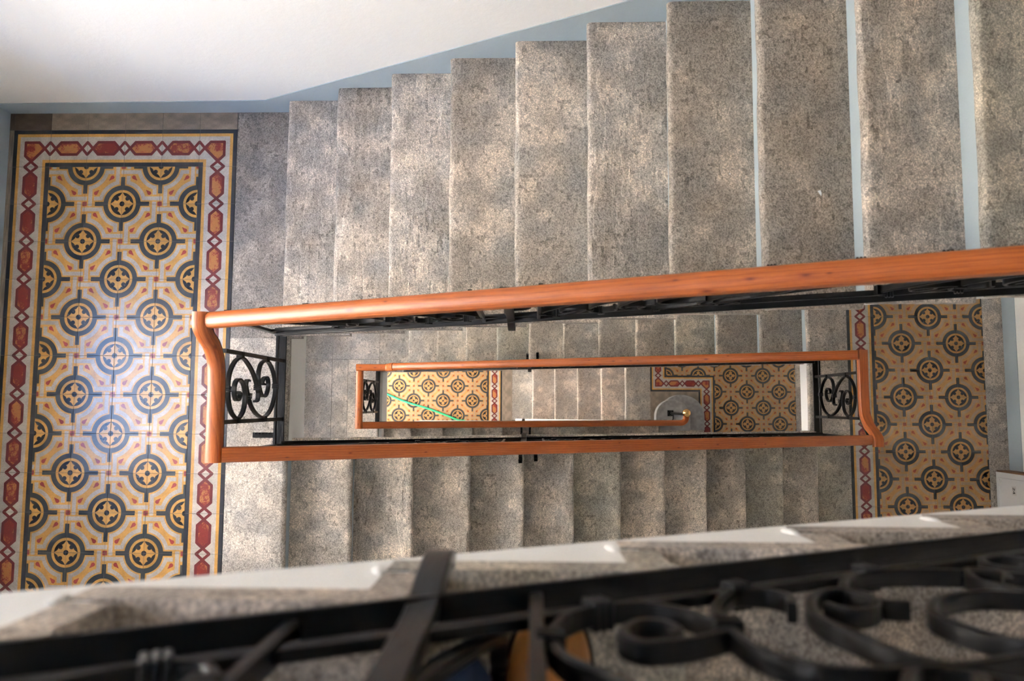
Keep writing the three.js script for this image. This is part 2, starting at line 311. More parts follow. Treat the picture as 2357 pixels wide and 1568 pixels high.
const ZU1 = -.338, ZU0 = -.322, ZL1 = .180, ZN = .199, ZM = .190;
const up1 = flight({ label: 'wide grey granite flight rising right along the white wall behind the orange handrail', first: -1.2414, going: .2922, dir: 1, yBase: L1, count: 12, z0: ZB, z1: ZU1, wellAt: 1, mats: [7, 7, 4, 1, 0, 4, 1, 1, 4, 5, 0] });  // first two treads tinted darker in place of the weaker light here
const low1 = flight({ label: 'grey granite flight climbing left to the bright tiled landing, below the long horizontal handrail', first: 2.0567, going: .3002, dir: -1, yBase: L0, count: 12, z0: ZL1, z1: ZF, wellAt: -1, mats: [0, 5, 1, 0, 1, 5, 4, 0, 1, 2, 0] });
const near1 = flight({ label: 'blurred granite flight closest to the viewer with white plastered edge along the bottom', first: 1.985, going: .3, dir: -1, yBase: L2, count: 12, z0: ZN, z1: ZF, wellAt: -1, mats: [1, 0, 5, 1], inset: .003, bearing: .06, under: .258, thick: .056, blocks: true });
const up0 = flight({ label: 'narrow strip of grey granite steps in the well leading right to the dark tiled landing', first: -1.2146, going: .2970, dir: 1, yBase: LM, count: 12, z0: ZB, z1: ZU0, wellAt: 1, mats: [3, 0, 1, 5, 1] });
const lowM = flight({ label: 'shadowy granite flight descending to the rounded bottom steps by the brass ball', first: -1.5246 + .3027 * 12, going: .3027, dir: -1, yBase: G1, count: 13, z0: ZM, z1: ZF, wellAt: -1, mats: [1, 5, 0, 1] });
const hall = flight({ label: 'short pinkish grey granite steps between the two ground floor tile fields', first: .0088, going: .2895, dir: 1, yBase: G0, count: 5, z0: ZB, z1: .184, wellAt: 0, mats: [8] });

{ // white kerb beside the short steps
  const ly = (x) => hall.lineY(x) + .03; mesh('kerb', prismZ([[-.22, 0], [1.49, G1 - .05], [1.49, G1 + .012], [1.17, G1 + .012], [-.05, ly(-.05)], [-.22, .02]], .1845, .211), white, hall.o);
}
// ---------------------------------------------------------------- landings: slab, edge stones, tiles
const TILE = .2, GAP = .0015;
function tileGeo(w, d, t = .014) { // top face inset, a fine chamfer, four sides
  const x = w / 2, z = d / 2, c = .0009, pos = [], uv = [], idx = [];
  const ring = (r, y) => [[-x + r, y, -z + r], [x - r, y, -z + r], [x - r, y, z - r], [-x + r, y, z - r]];
  const quad = (a, b, cc, dd) => { const k = pos.length / 3; for (const p of [a, b, cc, dd]) { pos.push(...p); uv.push(p[0] / w + .5, p[2] / d + .5); } idx.push(k, k + 2, k + 1, k, k + 3, k + 2); };
  const T = ring(c, 0), M = ring(0, -c), B = ring(0, -t);
  quad(...T); for (let k = 0; k < 4; k++) { const n = (k + 1) % 4; quad(T[k], M[k], M[n], T[n]); quad(M[k], B[k], B[n], M[n]); }
  for (let i = 0; i < idx.length; i += 3) { // orient every triangle outward from the tile's heart
    const p = [0, 1, 2].map((k) => V(pos[idx[i + k] * 3], pos[idx[i + k] * 3 + 1], pos[idx[i + k] * 3 + 2])), nn = p[1].clone().sub(p[0]).cross(p[2].clone().sub(p[0])), c2 = p[0].clone().add(p[1]).add(p[2]).divideScalar(3).add(V(0, t / 2, 0));
    if (nn.dot(c2) < 0) { const q = idx[i]; idx[i] = idx[i + 1]; idx[i + 1] = q; }
  }
  return build(pos, uv, idx, .2);
}
const TG = tileGeo(TILE - GAP, TILE - GAP), tr = rng(4242);
function placeTile(parent, name, geo, mat, x, y, z, turn = 0) { const m = mesh(name, geo, mat, parent); m.position.set(x, y + (tr() - .5) * .0008, z); m.rotation.set((tr() - .5) * .003, turn, (tr() - .5) * .003); return m; }
function fieldTiles(parent, y, x0, z0, iA, iB, jA, jB, parity, tan = 0) {
  for (let i = iA; i < iB; i++) for (let j = jA; j < jB; j++) {
    placeTile(parent, 'tile', TG, tileMats[tan * 4 + Math.floor(tr() * 4)], x0 + (i + .5) * TILE, y, z0 + (j + .5) * TILE, ((i + j) & 1) === parity ? 0 : Math.PI / 2);
  }
}
function borderTile(parent, y, x, z, turn) { placeTile(parent, 'border_tile', TG, borderMats[Math.floor(tr() * 4)], x, y, z, turn); }
function cornerTile(parent, y, x, z, turn) { placeTile(parent, 'corner_tile', TG, cornerMat, x, y, z, turn); }
function plain(parent, y, x0, x1, z0, z1, mat) { const m = mesh('plain_tile', tileGeo(x1 - x0 - GAP, z1 - z0 - GAP), mat ?? plainMats[Math.floor(tr() * 3)], parent); m.position.set((x0 + x1) / 2, y + (tr() - .5) * .0006, (z0 + z1) / 2); }

// left landing, the bright one
{
  const f = structGroup('floor', 'bright landing floor of patterned cement tiles'), y = L1, x0 = -2.1562, z0 = -1.0446;
  mesh('slab', box(XL, -1.268, L1 - .36, L1 - .048, ZB, ZF), white, f);
  mesh('grout_bed', box(XL, -1.5565, L1 - .05, L1 - .0016, ZB, ZF), groutMat, f);
  fieldTiles(f, y, x0, z0, -2, 2, -1, 12, 0);
  for (let j = -1; j < 12; j++) { borderTile(f, y, x0 - .5, z0 + (j + .5) * TILE, 0); borderTile(f, y, x0 + .5, z0 + (j + .5) * TILE, Math.PI); }
  for (let i = -2; i < 2; i++) borderTile(f, y, x0 + (i + .5) * TILE, z0 - .3, -Math.PI / 2);
  cornerTile(f, y, x0 - .5, z0 - .3, 0); cornerTile(f, y, x0 + .5, z0 - .3, -Math.PI / 2);
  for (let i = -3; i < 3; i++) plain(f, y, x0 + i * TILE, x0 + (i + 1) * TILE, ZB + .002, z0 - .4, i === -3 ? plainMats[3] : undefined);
  for (let j = -2; j < 12; j++) plain(f, y, XL + .002, x0 - .6, z0 + j * TILE, z0 + (j + 1) * TILE);
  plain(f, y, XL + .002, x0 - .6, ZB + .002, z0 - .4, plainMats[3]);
  mesh('edge_stone', treadGeo(-1.185, L1, -1, .37, ZB + .001, ZU1, .046, 1, 0), stoneMats[6], f);  // darkest tint: the dimmer light on this side is put into the colour
  mesh('edge_stone', treadGeo(-1.2457, L1, -1, .309, ZU1 + .0006, ZF - .001, .046, .8, 0), stoneMats[3], f);
}
// right landing, the dark one
{
  const f = structGroup('floor', 'dim landing floor of patterned cement tiles'), y = L0, x0 = 2.952, z0 = -.4717;
  mesh('slab', box(2.085, XR, L0 - .25, L0 - .048, ZB, ZF), white, f);
  mesh('grout_bed', box(2.3525, XR, L0 - .05, L0 - .0016, ZB, ZF), groutMat, f);
  fieldTiles(f, y, x0, z0, -2, 2, -4, 9, 1, 1);
  for (let j = -4; j < 9; j++) borderTile(f, y, x0 - .5, z0 + (j + .5) * TILE, 0);
  mesh('edge_stone', treadGeo(2.0567, L0, 1, .294, ZB + .001, ZL1 - .0006, .046, .8, 0), stoneMats[3], f);
  mesh('edge_stone', treadGeo(2.0, L0, 1, .351, ZL1, ZF - .001, .046, 1, 0), stoneMats[5], f);
  mesh('granite_strip', box(x0 + .4, XR - .001, L0 - .03, L0 + .002, ZB + .002, ZF - .002, 2), smoothStone, f);
}
// stone landing below
{
  const f = structGroup('floor', 'plain grey stone landing floor'), y = LM;
  mesh('slab', box(XL, -1.50, LM - .30, LM - .048, ZB, ZF), white, f);
  mesh('slab', box(-1.50, -1.19, LM - .30, LM - .048, ZB, ZU0 - .02), white, f);
  const slabStone = (x0, x1, z0, z1) => { const g = rbox(x0 + .001, x1 - .001, LM - .05, LM, z0 + .001, z1 - .001, .002, 2); mesh('stone_slab', g, smoothStone, f); };
  slabStone(XL, -2.0, ZB, -.45); slabStone(-2.0, -1.525, ZB, -.45); slabStone(XL, -2.0, -.45, .45); slabStone(-2.0, -1.84, -.45, ZF); slabStone(XL, -2.0, .45, ZF);
  slabStone(-1.84, -1.525 - .0, -.45, ZU0);
  mesh('edge_stone', treadGeo(-1.16, LM, -1, .364, ZB + .001, ZU0, .046, 1, 0), stoneMats[3], f);
  mesh('edge_stone', treadGeo(-1.5246, LM, -1, .315, ZU0 + .0006, ZF - .001, .046, .8, 0), stoneMats[3], f);
}
// landings above the picture: only their slabs and stone
for (const [xa, xb, y] of [[1.985, XR, L2], [XL, -1.36, L3], [1.985, XR, L4]]) {
  const f = structGroup('floor'); mesh('slab', box(xa, xb, y - .32, y - .05, ZB, ZF), white, f); mesh('stone_slab', box(xa, xb, y - .05, y, ZB, ZF, 2), smoothStone, f);
}
{ // flight from the left landing above the viewer: its plastered underside
  const a = -1.36, b = 2.0; struct('ceiling', prismZ([[a, L3 - .25], [a, L3], [b, L4], [b, L4 - .25]], ZB, ZU1), white);
}
// ground floor, two levels
{
  const f = structGroup('floor', 'lower ground floor hall of patterned cement tiles'), y = G0, x0 = -1.4041, z0 = -.2543;
  mesh('slab', box(XL, XR, -.3, -.016, ZB, ZF), groutMat, f); mesh('grout_bed', box(XL, .05, -.016, -.0016, ZB, ZF), groutMat, f);
  fieldTiles(f, y, x0, z0, -6, 4, -3, 4, 0, 1);
  for (let j = -3; j < 4; j++) borderTile(f, y, x0 + .9, z0 + (j + .5) * TILE, Math.PI);
  for (let j = -3; j < 4; j++) plain(f, y, x0 + 1.0, -.265, z0 + j * TILE, z0 + (j + 1) * TILE, plainMats[2]);
  mesh('edge_stone', box(-.264, .06, -.012, .001, ZB, .2, 2), smoothStone, f);
}
{
  const f = structGroup('floor', 'upper ground floor hall of patterned cement tiles'), y = G1, x0 = 2.6824, z0 = -.3776;
  mesh('slab', box(1.20, XR, 0, G1 - .016, ZB, ZF), groutMat, f); mesh('grout_bed', box(1.45, XR, G1 - .016, G1 - .0016, ZB, ZF), groutMat, f);
  fieldTiles(f, y, x0, z0, -2, 3, -2, 4, 1, 1);
  fieldTiles(f, y, x0, z0, -5, -2, -2, 0, 1, 1);
  for (let j = -2; j < 0; j++) borderTile(f, y, x0 - 1.1, z0 + (j + .5) * TILE, 0);
  cornerTile(f, y, x0 - 1.1, z0 + .1, Math.PI / 2);
  for (let i = -5; i < -3; i++) borderTile(f, y, x0 + (i + .5) * TILE, z0 + .1, Math.PI / 2);
  cornerTile(f, y, x0 - .5, z0 + .1, -Math.PI / 2);
  for (let j = 1; j < 4; j++) borderTile(f, y, x0 - .5, z0 + (j + .5) * TILE, 0);
  for (let i = -6; i < -3; i++) for (let j = 1; j < 4; j++) plain(f, y, x0 + i * TILE, x0 + (i + 1) * TILE, z0 + j * TILE, z0 + (j + 1) * TILE, plainMats[0]);
  mesh('edge_stone', treadGeo(.0088 + .2895 * 4, G1, 1, x0 - 1.2 - (.0088 + .2895 * 4), ZB + .001, .2), stoneMats[3], f);
  mesh('granite_strip', box(x0 + .6, XR - .001, G1 - .02, G1 + .002, ZB, ZF, 2), smoothStone, f);
}
// rounded bottom steps
{
  const round = (cx, cz, r, xb, y0, y1, mat) => {
    const s = new THREE.Shape(); s.moveTo(xb, -.30); s.lineTo(xb, -cz); s.absarc(cx, -cz, r, Math.PI, 0, true); s.lineTo(cx + r, -.30); s.closePath();
    const g = new THREE.ExtrudeGeometry(s, { depth: y1 - y0 - .012, bevelEnabled: true, bevelSize: .006, bevelThickness: .006, bevelOffset: -.006, bevelSegments: 2, curveSegments: 40 }); g.rotateX(-Math.PI / 2); g.translate(0, y0 + .006, 0); return mesh('rounded_step', worldUV(g, 2), mat, lowM.o);
  };
  round(1.845, .135, .272, 1.573, G1 + .0, G1 + h, polished);
  round(1.705, .13, .205, 1.50, G1 + h, G1 + 2 * h, polished);
}

// ---------------------------------------------------------------- walls
const WALL_L = .60;
const WINS = [[LM + 1.1, LM + 2.7, -.85, .3], [L1 + .78, L1 + 2.98, -.68, .44], [L3 + 1.0, L3 + 2.85, -.92, .34]];
{
  const T = WALL_L, s = new THREE.Shape(); // left wall in (z, y)
  s.moveTo(ZB - .36, -.3); s.lineTo(ZF + .36, -.3); s.lineTo(ZF + .36, TOP + .3); s.lineTo(ZB - .36, TOP + .3); s.closePath();
  const hole = (a, b, c, d) => { const p = new THREE.Path(); p.moveTo(a, c); p.lineTo(a, d); p.lineTo(b, d); p.lineTo(b, c); p.closePath(); s.holes.push(p); };
  for (const [a, b, za, zb] of WINS) hole(za, zb, a, b);
  hole(-.72, .48, 0, 2.15);
  const g = new THREE.ExtrudeGeometry(s, { depth: T, bevelEnabled: false }); g.rotateY(-Math.PI / 2); // (z,y) shape -> x is -depth
  g.translate(XL, 0, 0); struct('wall_left', worldUV(g), white);
  const T2 = .36; struct('wall_right', box(XR, XR + T2, -.3, TOP + .3, ZB - T2, ZF + T2), white);
  struct('wall_back', box(XL, XR, -.3, TOP + .3, ZB - T2, ZB), white);
  struct('wall_front', box(XL, XR, -.3, TOP + .3, ZF, ZF + T2), white);
  struct('ceiling', box(XL - T, XR + T2, TOP + .3, TOP + .6, ZB - T2, ZF + T2), white);
  struct('wall_inner', box(-1.2, 1.22, 0, LM - .2, .225, .30).translate(0, 0, 0), white).userData.label = 'white wall closing the space under the lowest flight';
  scene.remove(scene.getObjectByName('wall_inner'));
  // wall under the lowest flight follows its slope
  const ly = lowM.lineY; struct('wall_inner', prismZ([[-1.5, 0], [1.16, 0], [1.16, ly(1.16) - .275], [-1.5, ly(-1.5) - .275]], .212, .30), white);
}
const frameMat = new THREE.MeshStandardMaterial({ name: 'white_window_paint', color: 0xe8e6e0, roughness: .5 });
const paneMat = new THREE.MeshPhysicalMaterial({ name: 'window_glass', color: 0xffffff, transmission: 1, thickness: 0, roughness: .0, ior: 1.5 });
WINS.forEach(([a, b, ...WZ], k) => {
  const f = structGroup('window_' + (k + 1)), x = XL - WALL_L + .1, zc = (WZ[0] + WZ[1]) / 2, w = .055;
  const fr = [box(x, x + .06, a, a + w, ...WZ), box(x, x + .06, b - w, b, ...WZ), box(x, x + .06, a, b, WZ[0], WZ[0] + w), box(x, x + .06, a, b, WZ[1] - w, WZ[1]), box(x, x + .06, a, b, zc - .045, zc + .045), box(x + .01, x + .05, lerp(a, b, .68) - .02, lerp(a, b, .68) + .02, ...WZ)];
  mesh('window_frame', mergeGeometries(fr), frameMat, f);
  for (const [za, zb] of [[WZ[0] + w, zc - .045], [zc + .045, WZ[1] - w]]) mesh('pane', box(x + .028, x + .030, a + w, b - w, za, zb), paneMat, f);
  mesh('window_sill', rbox(XL - WALL_L + .12, XL + .03, a - .03, a, WZ[0] - .03, WZ[1] + .03, .006), smoothStone, f);
});
{ // street door at the lower ground floor, standing open
  const f = structGroup('door_1'); const w = .07;
  mesh('door_frame', mergeGeometries([box(XL - .2, XL - .08, 0, 2.15, -.72, -.72 + w), box(XL - .2, XL - .08, 0, 2.15, .48 - w, .48), box(XL - .2, XL - .08, 2.15 - w, 2.15, -.72, .48)]), woodB, f);
}
{ // outside: paved court and the pale house across it
  struct('ground', box(-16, XL - WALL_L, -.35, -.02, -14, 14), new THREE.MeshStandardMaterial({ name: 'court_paving', color: new THREE.Color().setRGB(.52, .49, .44), roughness: .9 }));
  const f = structGroup('wall_across'), pale = new THREE.MeshStandardMaterial({ name: 'pale_render', color: new THREE.Color().setRGB(.80, .75, .66), roughness: .9 });
  for (const [za, zb, top] of [[-15, 1.2, 17.5], [1.2, 11, 11.6]]) { // a tall wing and a low one, unseen, heights shaped for the light sent indoors
    const s = new THREE.Shape(); s.moveTo(za, -.35); s.lineTo(zb, -.35); s.lineTo(zb, top); s.lineTo(za, top); s.closePath();
    for (let z = za + 1.6; z < zb - 1.4; z += 3.3) for (let y = 1; y < top - 2; y += 3.2) { const p = new THREE.Path(); p.moveTo(z, y); p.lineTo(z, y + 1.5); p.lineTo(z + .9, y + 1.5); p.lineTo(z + .9, y); p.closePath(); s.holes.push(p); }
    const g = new THREE.ExtrudeGeometry(s, { depth: .3, bevelEnabled: false }); g.rotateY(-Math.PI / 2); g.translate(-10.2, 0, 0); mesh('facade', worldUV(g), pale, f);
    mesh('dark_room', box(-12, -10.6, -.35, top - .1, za, zb), groutMat, f);
  }
}
// painted skirting bands
{
  const up = (x) => up1.lineY(x) + .088;
  struct('trim_1', prismZ([[XL, L1], [-1.24, L1], [2.0, up1.lineY(2.0) - .2], [2.0, up(2.0)], [-1.36, L1 + .155], [XL, L1 + .13]], ZB - .001, ZB + .004), bluePaint);
  struct('trim_2', box(XL - .001, XL + .004, L1, L1 + .14, ZB, ZF), bluePaint);
  struct('trim_3', box(XR - .004, XR + .001, L0, L0 + .15, ZB, ZF), bluePaint);
  const lo = (x) => up0.lineY(x) + .088; struct('trim_4', prismZ([[XL, LM], [-1.2, LM], [2.0, up0.lineY(2.0) - .2], [2.0, L0], [XR, L0], [XR, L0 + .15], [2.05, L0 + .15], [-1.3, lo(-1.3)], [XL, LM + .14]], ZB - .001, ZB + .004), bluePaint);
  struct('trim_5', box(XL - .001, XL + .004, LM, LM + .14, ZB, ZF), bluePaint);
  struct('trim_6', prismZ([[XL, L1], [XL, L1 + .14], [-1.2, L1 + .15], [2.05, L0 + .16], [XR, L0 + .15], [XR, L0], [2.05, L0 - .05], [-1.2, L1 - .2]], ZF - .004, ZF + .001), bluePaint);
}

// ---------------------------------------------------------------- wrought iron railings with wooden handrails
const railProfile = []; { // 62 x 46 mm, rounded top, small groove below
  const W = .031, T = .024; const pts = [[-W + .006, -T], [-W, -T + .006], [-W - .0, -.004], [-W, .006], [-W + .003, .0145], [-W + .010, .0205], [-W + .019, .0236], [0, .0245], [W - .019, .0236], [W - .010, .0205], [W - .003, .0145], [W, .006], [W, -.004], [W, -T + .006], [W - .006, -T]]; railProfile.push(...pts);
}
const RAIL_H = .818, BAR_TOP = .745, BAR_LOW = .098, BASE_T = .028;
const ALONG_Z = V(0, 0, 1), ALONG_X = V(1, 0, 0);
function handrail(parent, name, pts, mat, side, sides) { return mesh(name, sweep(pts, railProfile, side, { uvScale: 2, crease: .5, sides }), mat, parent); }
// scroll shapes of the flights, (distance from the panel's bar, height above the nosing line), read off the nearest panel
const S1 = [[.118, .226], [.129, .214], [.119, .187], [.1, .174], [.084, .184], [.077, .207], [.091, .234], [.11, .242], [.141, .246], [.172, .233], [.164, .197], [.145, .154], [.109, .117], [.065, .106], [.035, .118], [.017, .149], [.012, .179], [.017, .217], [.027, .248], [.047, .282], [.085, .35], [.15, .43], [.23, .50], [.31, .565], [.375, .63], [.41, .69], [.40, .728], [.365, .727], [.345, .70], [.355, .67], [.38, .668]];
const S2 = [[.263, .191], [.272, .16], [.257, .130], [.225, .110], [.202, .125], [.182, .158], [.175, .209], [.178, .238], [.185, .285], [.2, .325], [.228, .36], [.30, .395], [.40, .412], [.5, .4215]];
const S3 = [[.30, .205], [.315, .235], [.345, .235], [.36, .205], [.35, .17], [.325, .16], [.30, .17], [.278, .21], [.276, .255], [.287, .301], [.3, .352], [.317, .389], [.347, .44], [.40, .50], [.45, .57], [.475, .64], [.455, .69], [.425, .66], [.44, .625]];
const S4 = [[.389, .24], [.364, .223], [.346, .188], [.350, .15], [.377, .118], [.423, .112], [.478, .130], [.543, .167], [.591, .204], [.66, .26], [.72, .34], [.735, .41], [.70, .45], [.665, .42], [.69, .385]];
const S5 = [[.535, .27], [.497, .247], [.455, .239], [.419, .249], [.393, .283], [.395, .316], [.406, .353], [.43, .39], [.5, .4215]];
const rot180 = (p) => p.map(([s, t]) => [1 - s, .843 - t]).reverse();
const joinMid = (p) => [...p.slice(0, -1), ...rot180(p)];
const MODULE = [S1, rot180(S1), joinMid(S2), S3, rot180(S3), S4, rot180(S4), joinMid(S5)];
const MODULE_COLLARS = [[.063, .1, 0], [.225, .1, 0], [.41, .1, 0], [.937, .74, 0], [.775, .74, 0], [.59, .74, 0], [.012, .185, 1], [.988, .66, 1], [.178, .222, 1], [.822, .62, 1]];
const scrollProf = barProfile(.0105, .021, .002);
function collarGeo(p, along, zDir) { // small banded clasp
  const g = []; for (const k of [-1, 0, 1]) { const b = new RoundedBoxGeometry(.0075, .027, .03, 1, .0025); b.translate(k * .0085, 0, 0); g.push(b); }
  const m = mergeGeometries(g); const ang = Math.atan2(along.y, along.x); m.rotateZ(ang); if (zDir) m.rotateY(zDir); m.translate(p.x, p.y, p.z); return m;
}
function flightIron(o, { lineY, z, xBar, sgn, length, slopeAt, modules, flip }) {
  // a run of scroll panels that starts at the vertical bar xBar and goes towards sgn
  const P = (s, t) => { const x = xBar + sgn * s; return V(x, lineY(x) + t, z); };
  const k = length / modules;
  for (let m = 0; m < modules; m++) {
    for (const c of MODULE) {
      const pts = spline(c.map(([s, t]) => { const q = flip ? [1 - s, .843 - t] : [s, t]; return P((m + q[0]) * k, q[1]); }), Math.max(30, c.length * 6));
      mesh('scroll', sweep(pts, scrollProf.map(([a, b]) => [b, a]), ALONG_Z, { crease: .6 }), iron, o);
    }
    for (const [s, t, v] of MODULE_COLLARS) { const q = flip ? [1 - s, .843 - t] : [s, t]; const p = P((m + q[0]) * k, q[1]), p2 = P((m + q[0]) * k + .01, q[1]); mesh('collar', collarGeo(p, v ? V(0, 1, 0) : p2.clone().sub(p).multiplyScalar(sgn)), iron, o); }
  }
}
function flightRail(label, { lineY, slope, z, rz, xA, xB, xPost, rail, tread }) {
  const o = thing('stair_railing', label, 'stair railing', [0, 0, 0]);
  const Q = (x, t, zz = z) => V(x, lineY(x) + t, zz);
  mesh('base_bar', bar(Q(xA, BASE_T), Q(xB, BASE_T), .040, .010, ALONG_Z), iron, o);
  mesh('bottom_bar', bar(Q(xA, BAR_LOW - .004), Q(xB, BAR_LOW - .004), .012, .022, ALONG_Z), iron, o);
  mesh('top_bar', bar(Q(xA, BAR_TOP + .03, rz), Q(xB, BAR_TOP + .03, rz), .036, .010, ALONG_Z), iron, o);
  mesh('frame_bar', bar(Q(xA, BAR_TOP), Q(xB, BAR_TOP), .012, .022, ALONG_Z), iron, o);
  for (const x of [xPost - .112, xPost + .112]) mesh('upright', bar(Q(x, BASE_T), Q(x, BAR_TOP + .03), .024, .014, ALONG_Z), iron, o);
  { // the stout post: flat bar that steps out over the edge of the stone
    const out = z < 0 ? 1 : -1;
    const pts = spline([Q(xPost, BAR_TOP + .03), Q(xPost, .45), Q(xPost, .15), V(xPost, lineY(xPost) + .05, z + out * .004), V(xPost, lineY(xPost) - .03, z + out * .022), V(xPost, lineY(xPost) - .10, z + out * .03), V(xPost, lineY(xPost) - .135, z + out * .022)], 24);
    mesh('post', sweep(pts, barProfile(.032, .020, .002), ALONG_X, { crease: .5 }), iron, o);
    for (const dx of [-.02, .07]) { const c = V(xPost + dx, tread(xPost + dx) , z - out * .05); mesh('foot_scroll', sweep(spline([Q(xPost, .22, z - out * .01), V(c.x, c.y + .13, z - out * .03), V(c.x, c.y + .05, z - out * .075), V(c.x, c.y + .012, z - out * .10), V(c.x, c.y + .03, z - out * .125), V(c.x, c.y + .05, z - out * .11)], 20), barProfile(.022, .012, .002), ALONG_X, { crease: .5 }), iron, o); }
  }
  const L = xPost - .112 - xA, Rr = xB - (xPost + .112);
  const upLeft = lineY(xA) > lineY(xB); // which side is the higher one
  flightIron(o, { lineY, z, xBar: xPost - .112, sgn: -1, length: L, modules: Math.max(1, Math.round(L / 1.03)), flip: upLeft });
  flightIron(o, { lineY, z, xBar: xPost + .112, sgn: 1, length: Rr, modules: Math.max(1, Math.round(Rr / 1.03)), flip: !upLeft });
  const n = 24, pts = []; const [ra, rb] = rail; for (let i = 0; i <= n; i++) { const x = lerp(ra, rb, i / n); pts.push(Q(x, RAIL_H, rz)); }
  return { o, pts };
}
const railEnds = [-1.2440, 2.062];
// panel across the head of the well, (z, height above landing)
const PA = [[-.011, .389], [-.018, .358], [-.05, .352], [-.068, .362], [-.128, .413], [-.176, .487], [-.201, .561], [-.181, .64], [-.126, .696], [-.061, .706], [.003, .689], [.042, .653], [.064, .589], [.035, .534], [-.011, .514], [-.056, .518], [-.091, .545], [-.106, .588], [-.093, .627], [-.058, .64], [-.019, .62], [-.019, .586], [-.041, .57], [-.05, .588]];
const PB = [[-.103, .474], [-.104, .498], [-.085, .508], [-.07, .501], [-.025, .473], [.031, .405], [.063, .283], [.033, .187], [-.038, .128], [-.088, .122], [-.158, .161], [-.204, .245], [-.184, .333], [-.13, .359], [-.083, .344], [-.04, .306], [-.041, .251], [-.086, .22], [-.123, .237], [-.121, .286], [-.098, .305], [-.092, .277]];
function endPanel(o, { x, y, zA, zB, zc, mirror, topPath, corner }) {
  const Z = (z) => zc + (mirror ? -1 : 1) * (z + .0715);
  const Q = (z, t) => V(x, y + t, z);
  mesh('base_bar', bar(Q(zA, BASE_T), Q(zB, BASE_T), .040, .010, ALONG_X), iron, o);
  mesh('bottom_bar', bar(Q(zA, .104), Q(zB, .104), .012, .020, ALONG_X), iron, o);
  mesh('top_bar', sweep(topPath, barProfile(.036, .012), ALONG_X, { crease: .5 }), iron, o);
  for (const z of [zA, zB]) mesh('corner_post', bar(V(x, y + .0, z), V(x, y + BAR_TOP + .03 + (corner && Math.abs(z - corner) < .05 ? .15 : 0), z), .034, .014, ALONG_X), iron, o);
  for (const z of [-.219, .076]) mesh('upright', bar(Q(Z(z), BASE_T), Q(Z(z), .755), .018, .018, ALONG_X), iron, o);
  for (const c of [PA, PB]) mesh('scroll', sweep(spline(c.map(([z, t]) => Q(Z(z), t)), 130), scrollProf.map(([a, b]) => [b, a]), ALONG_X, { crease: .6 }), iron, o);
  for (const [z, t] of [[-.061, .714], [-.088, .118], [-.212, .58], [-.212, .26], [.07, .60], [.07, .27], [-.075, .365], [-.035, .475]]) {
    const vert = Math.abs(z + .07) > .1; const m = collarGeo(V(0, 0, 0), vert ? V(0, 1, 0) : V(1, 0, 0)); m.rotateY(Math.PI / 2); m.translate(x, y + t, Z(z)); mesh('collar', m, iron, o);
  }
}
// stepTread: height of the tread under x
const treadY = (F, yBase, dir, count) => (x) => { let y = yBase; for (let k = 1; k <= count; k++) if ((x - F.nose(k)) * dir > 0) y = yBase + k * h; return y; };
const Z_UP = -.353, Z_RUP = -.322, Z_LO = .206, Z_RLO = .2045;

// railing beside the long upper flight
{
  const r = flightRail('orange pine handrail over black scrolled iron, sloping across the upper picture from the left landing', { lineY: up1.lineY, z: Z_UP, rz: Z_RUP, xA: -1.262, xB: 2.06, xPost: -.085, rail: [-1.244, 2.1], tread: treadY(up1, L1, 1, 12) });
  handrail(r.o, 'handrail', r.pts, woodA, ALONG_Z);
}
// railing of the lower flight with the head panel and swan neck on the left landing
{
  const r = flightRail('dark orange pine handrail with swan neck and scrolled iron, running level below the well', { lineY: low1.lineY, z: Z_LO, rz: Z_RLO, xA: -1.262, xB: 2.085, xPost: -.045, rail: [-1.243, 2.07], tread: treadY(low1, L0, -1, 12) });
  handrail(r.o, 'handrail', r.pts, woodB, ALONG_Z);
  const x = -1.276, y = L1, yr = L1 + RAIL_H;
  const neck = spline([V(x, yr, .236), V(x, yr, .12), V(x, yr, 0), V(x, yr + .002, -.09), V(x, yr + .016, -.17), V(x, yr + .060, -.228), V(x, yr + .118, -.262), V(x - .004, yr + .153, -.30), V(x - .004, yr + .156, -.353)], 60);
  handrail(r.o, 'swan_neck', neck, woodC, ALONG_X).userData.label = 'curved end section of the handrail';
  const dy = BAR_TOP + .03 - RAIL_H;
  endPanel(r.o, { x: -1.272, y, zA: Z_UP, zB: Z_LO, zc: -.0715, corner: Z_UP, topPath: spline([V(-1.272, yr + dy, .2), V(-1.272, yr + dy, 0), V(-1.272, yr + dy + .004, -.1), V(-1.272, yr + dy + .02, -.18), V(-1.272, yr + dy + .07, -.245), V(-1.272, yr + dy + .135, -.285), V(-1.272, yr + dy + .15, -.34)], 40) });
  // perforated foot plate on the landing stone
  const g = [rbox(-1.42, -1.30, L1 + .001, L1 + .007, .145, .172, .002)]; for (let k = 0; k < 6; k++) g.push(worldUV(new THREE.SphereGeometry(.005, 8, 6).translate(-1.405 + k * .018, L1 + .007, .150)));
  mesh('foot_plate', mergeGeometries(g.map((q) => (q.index ? q.toNonIndexed() : q))), iron, r.o);
}
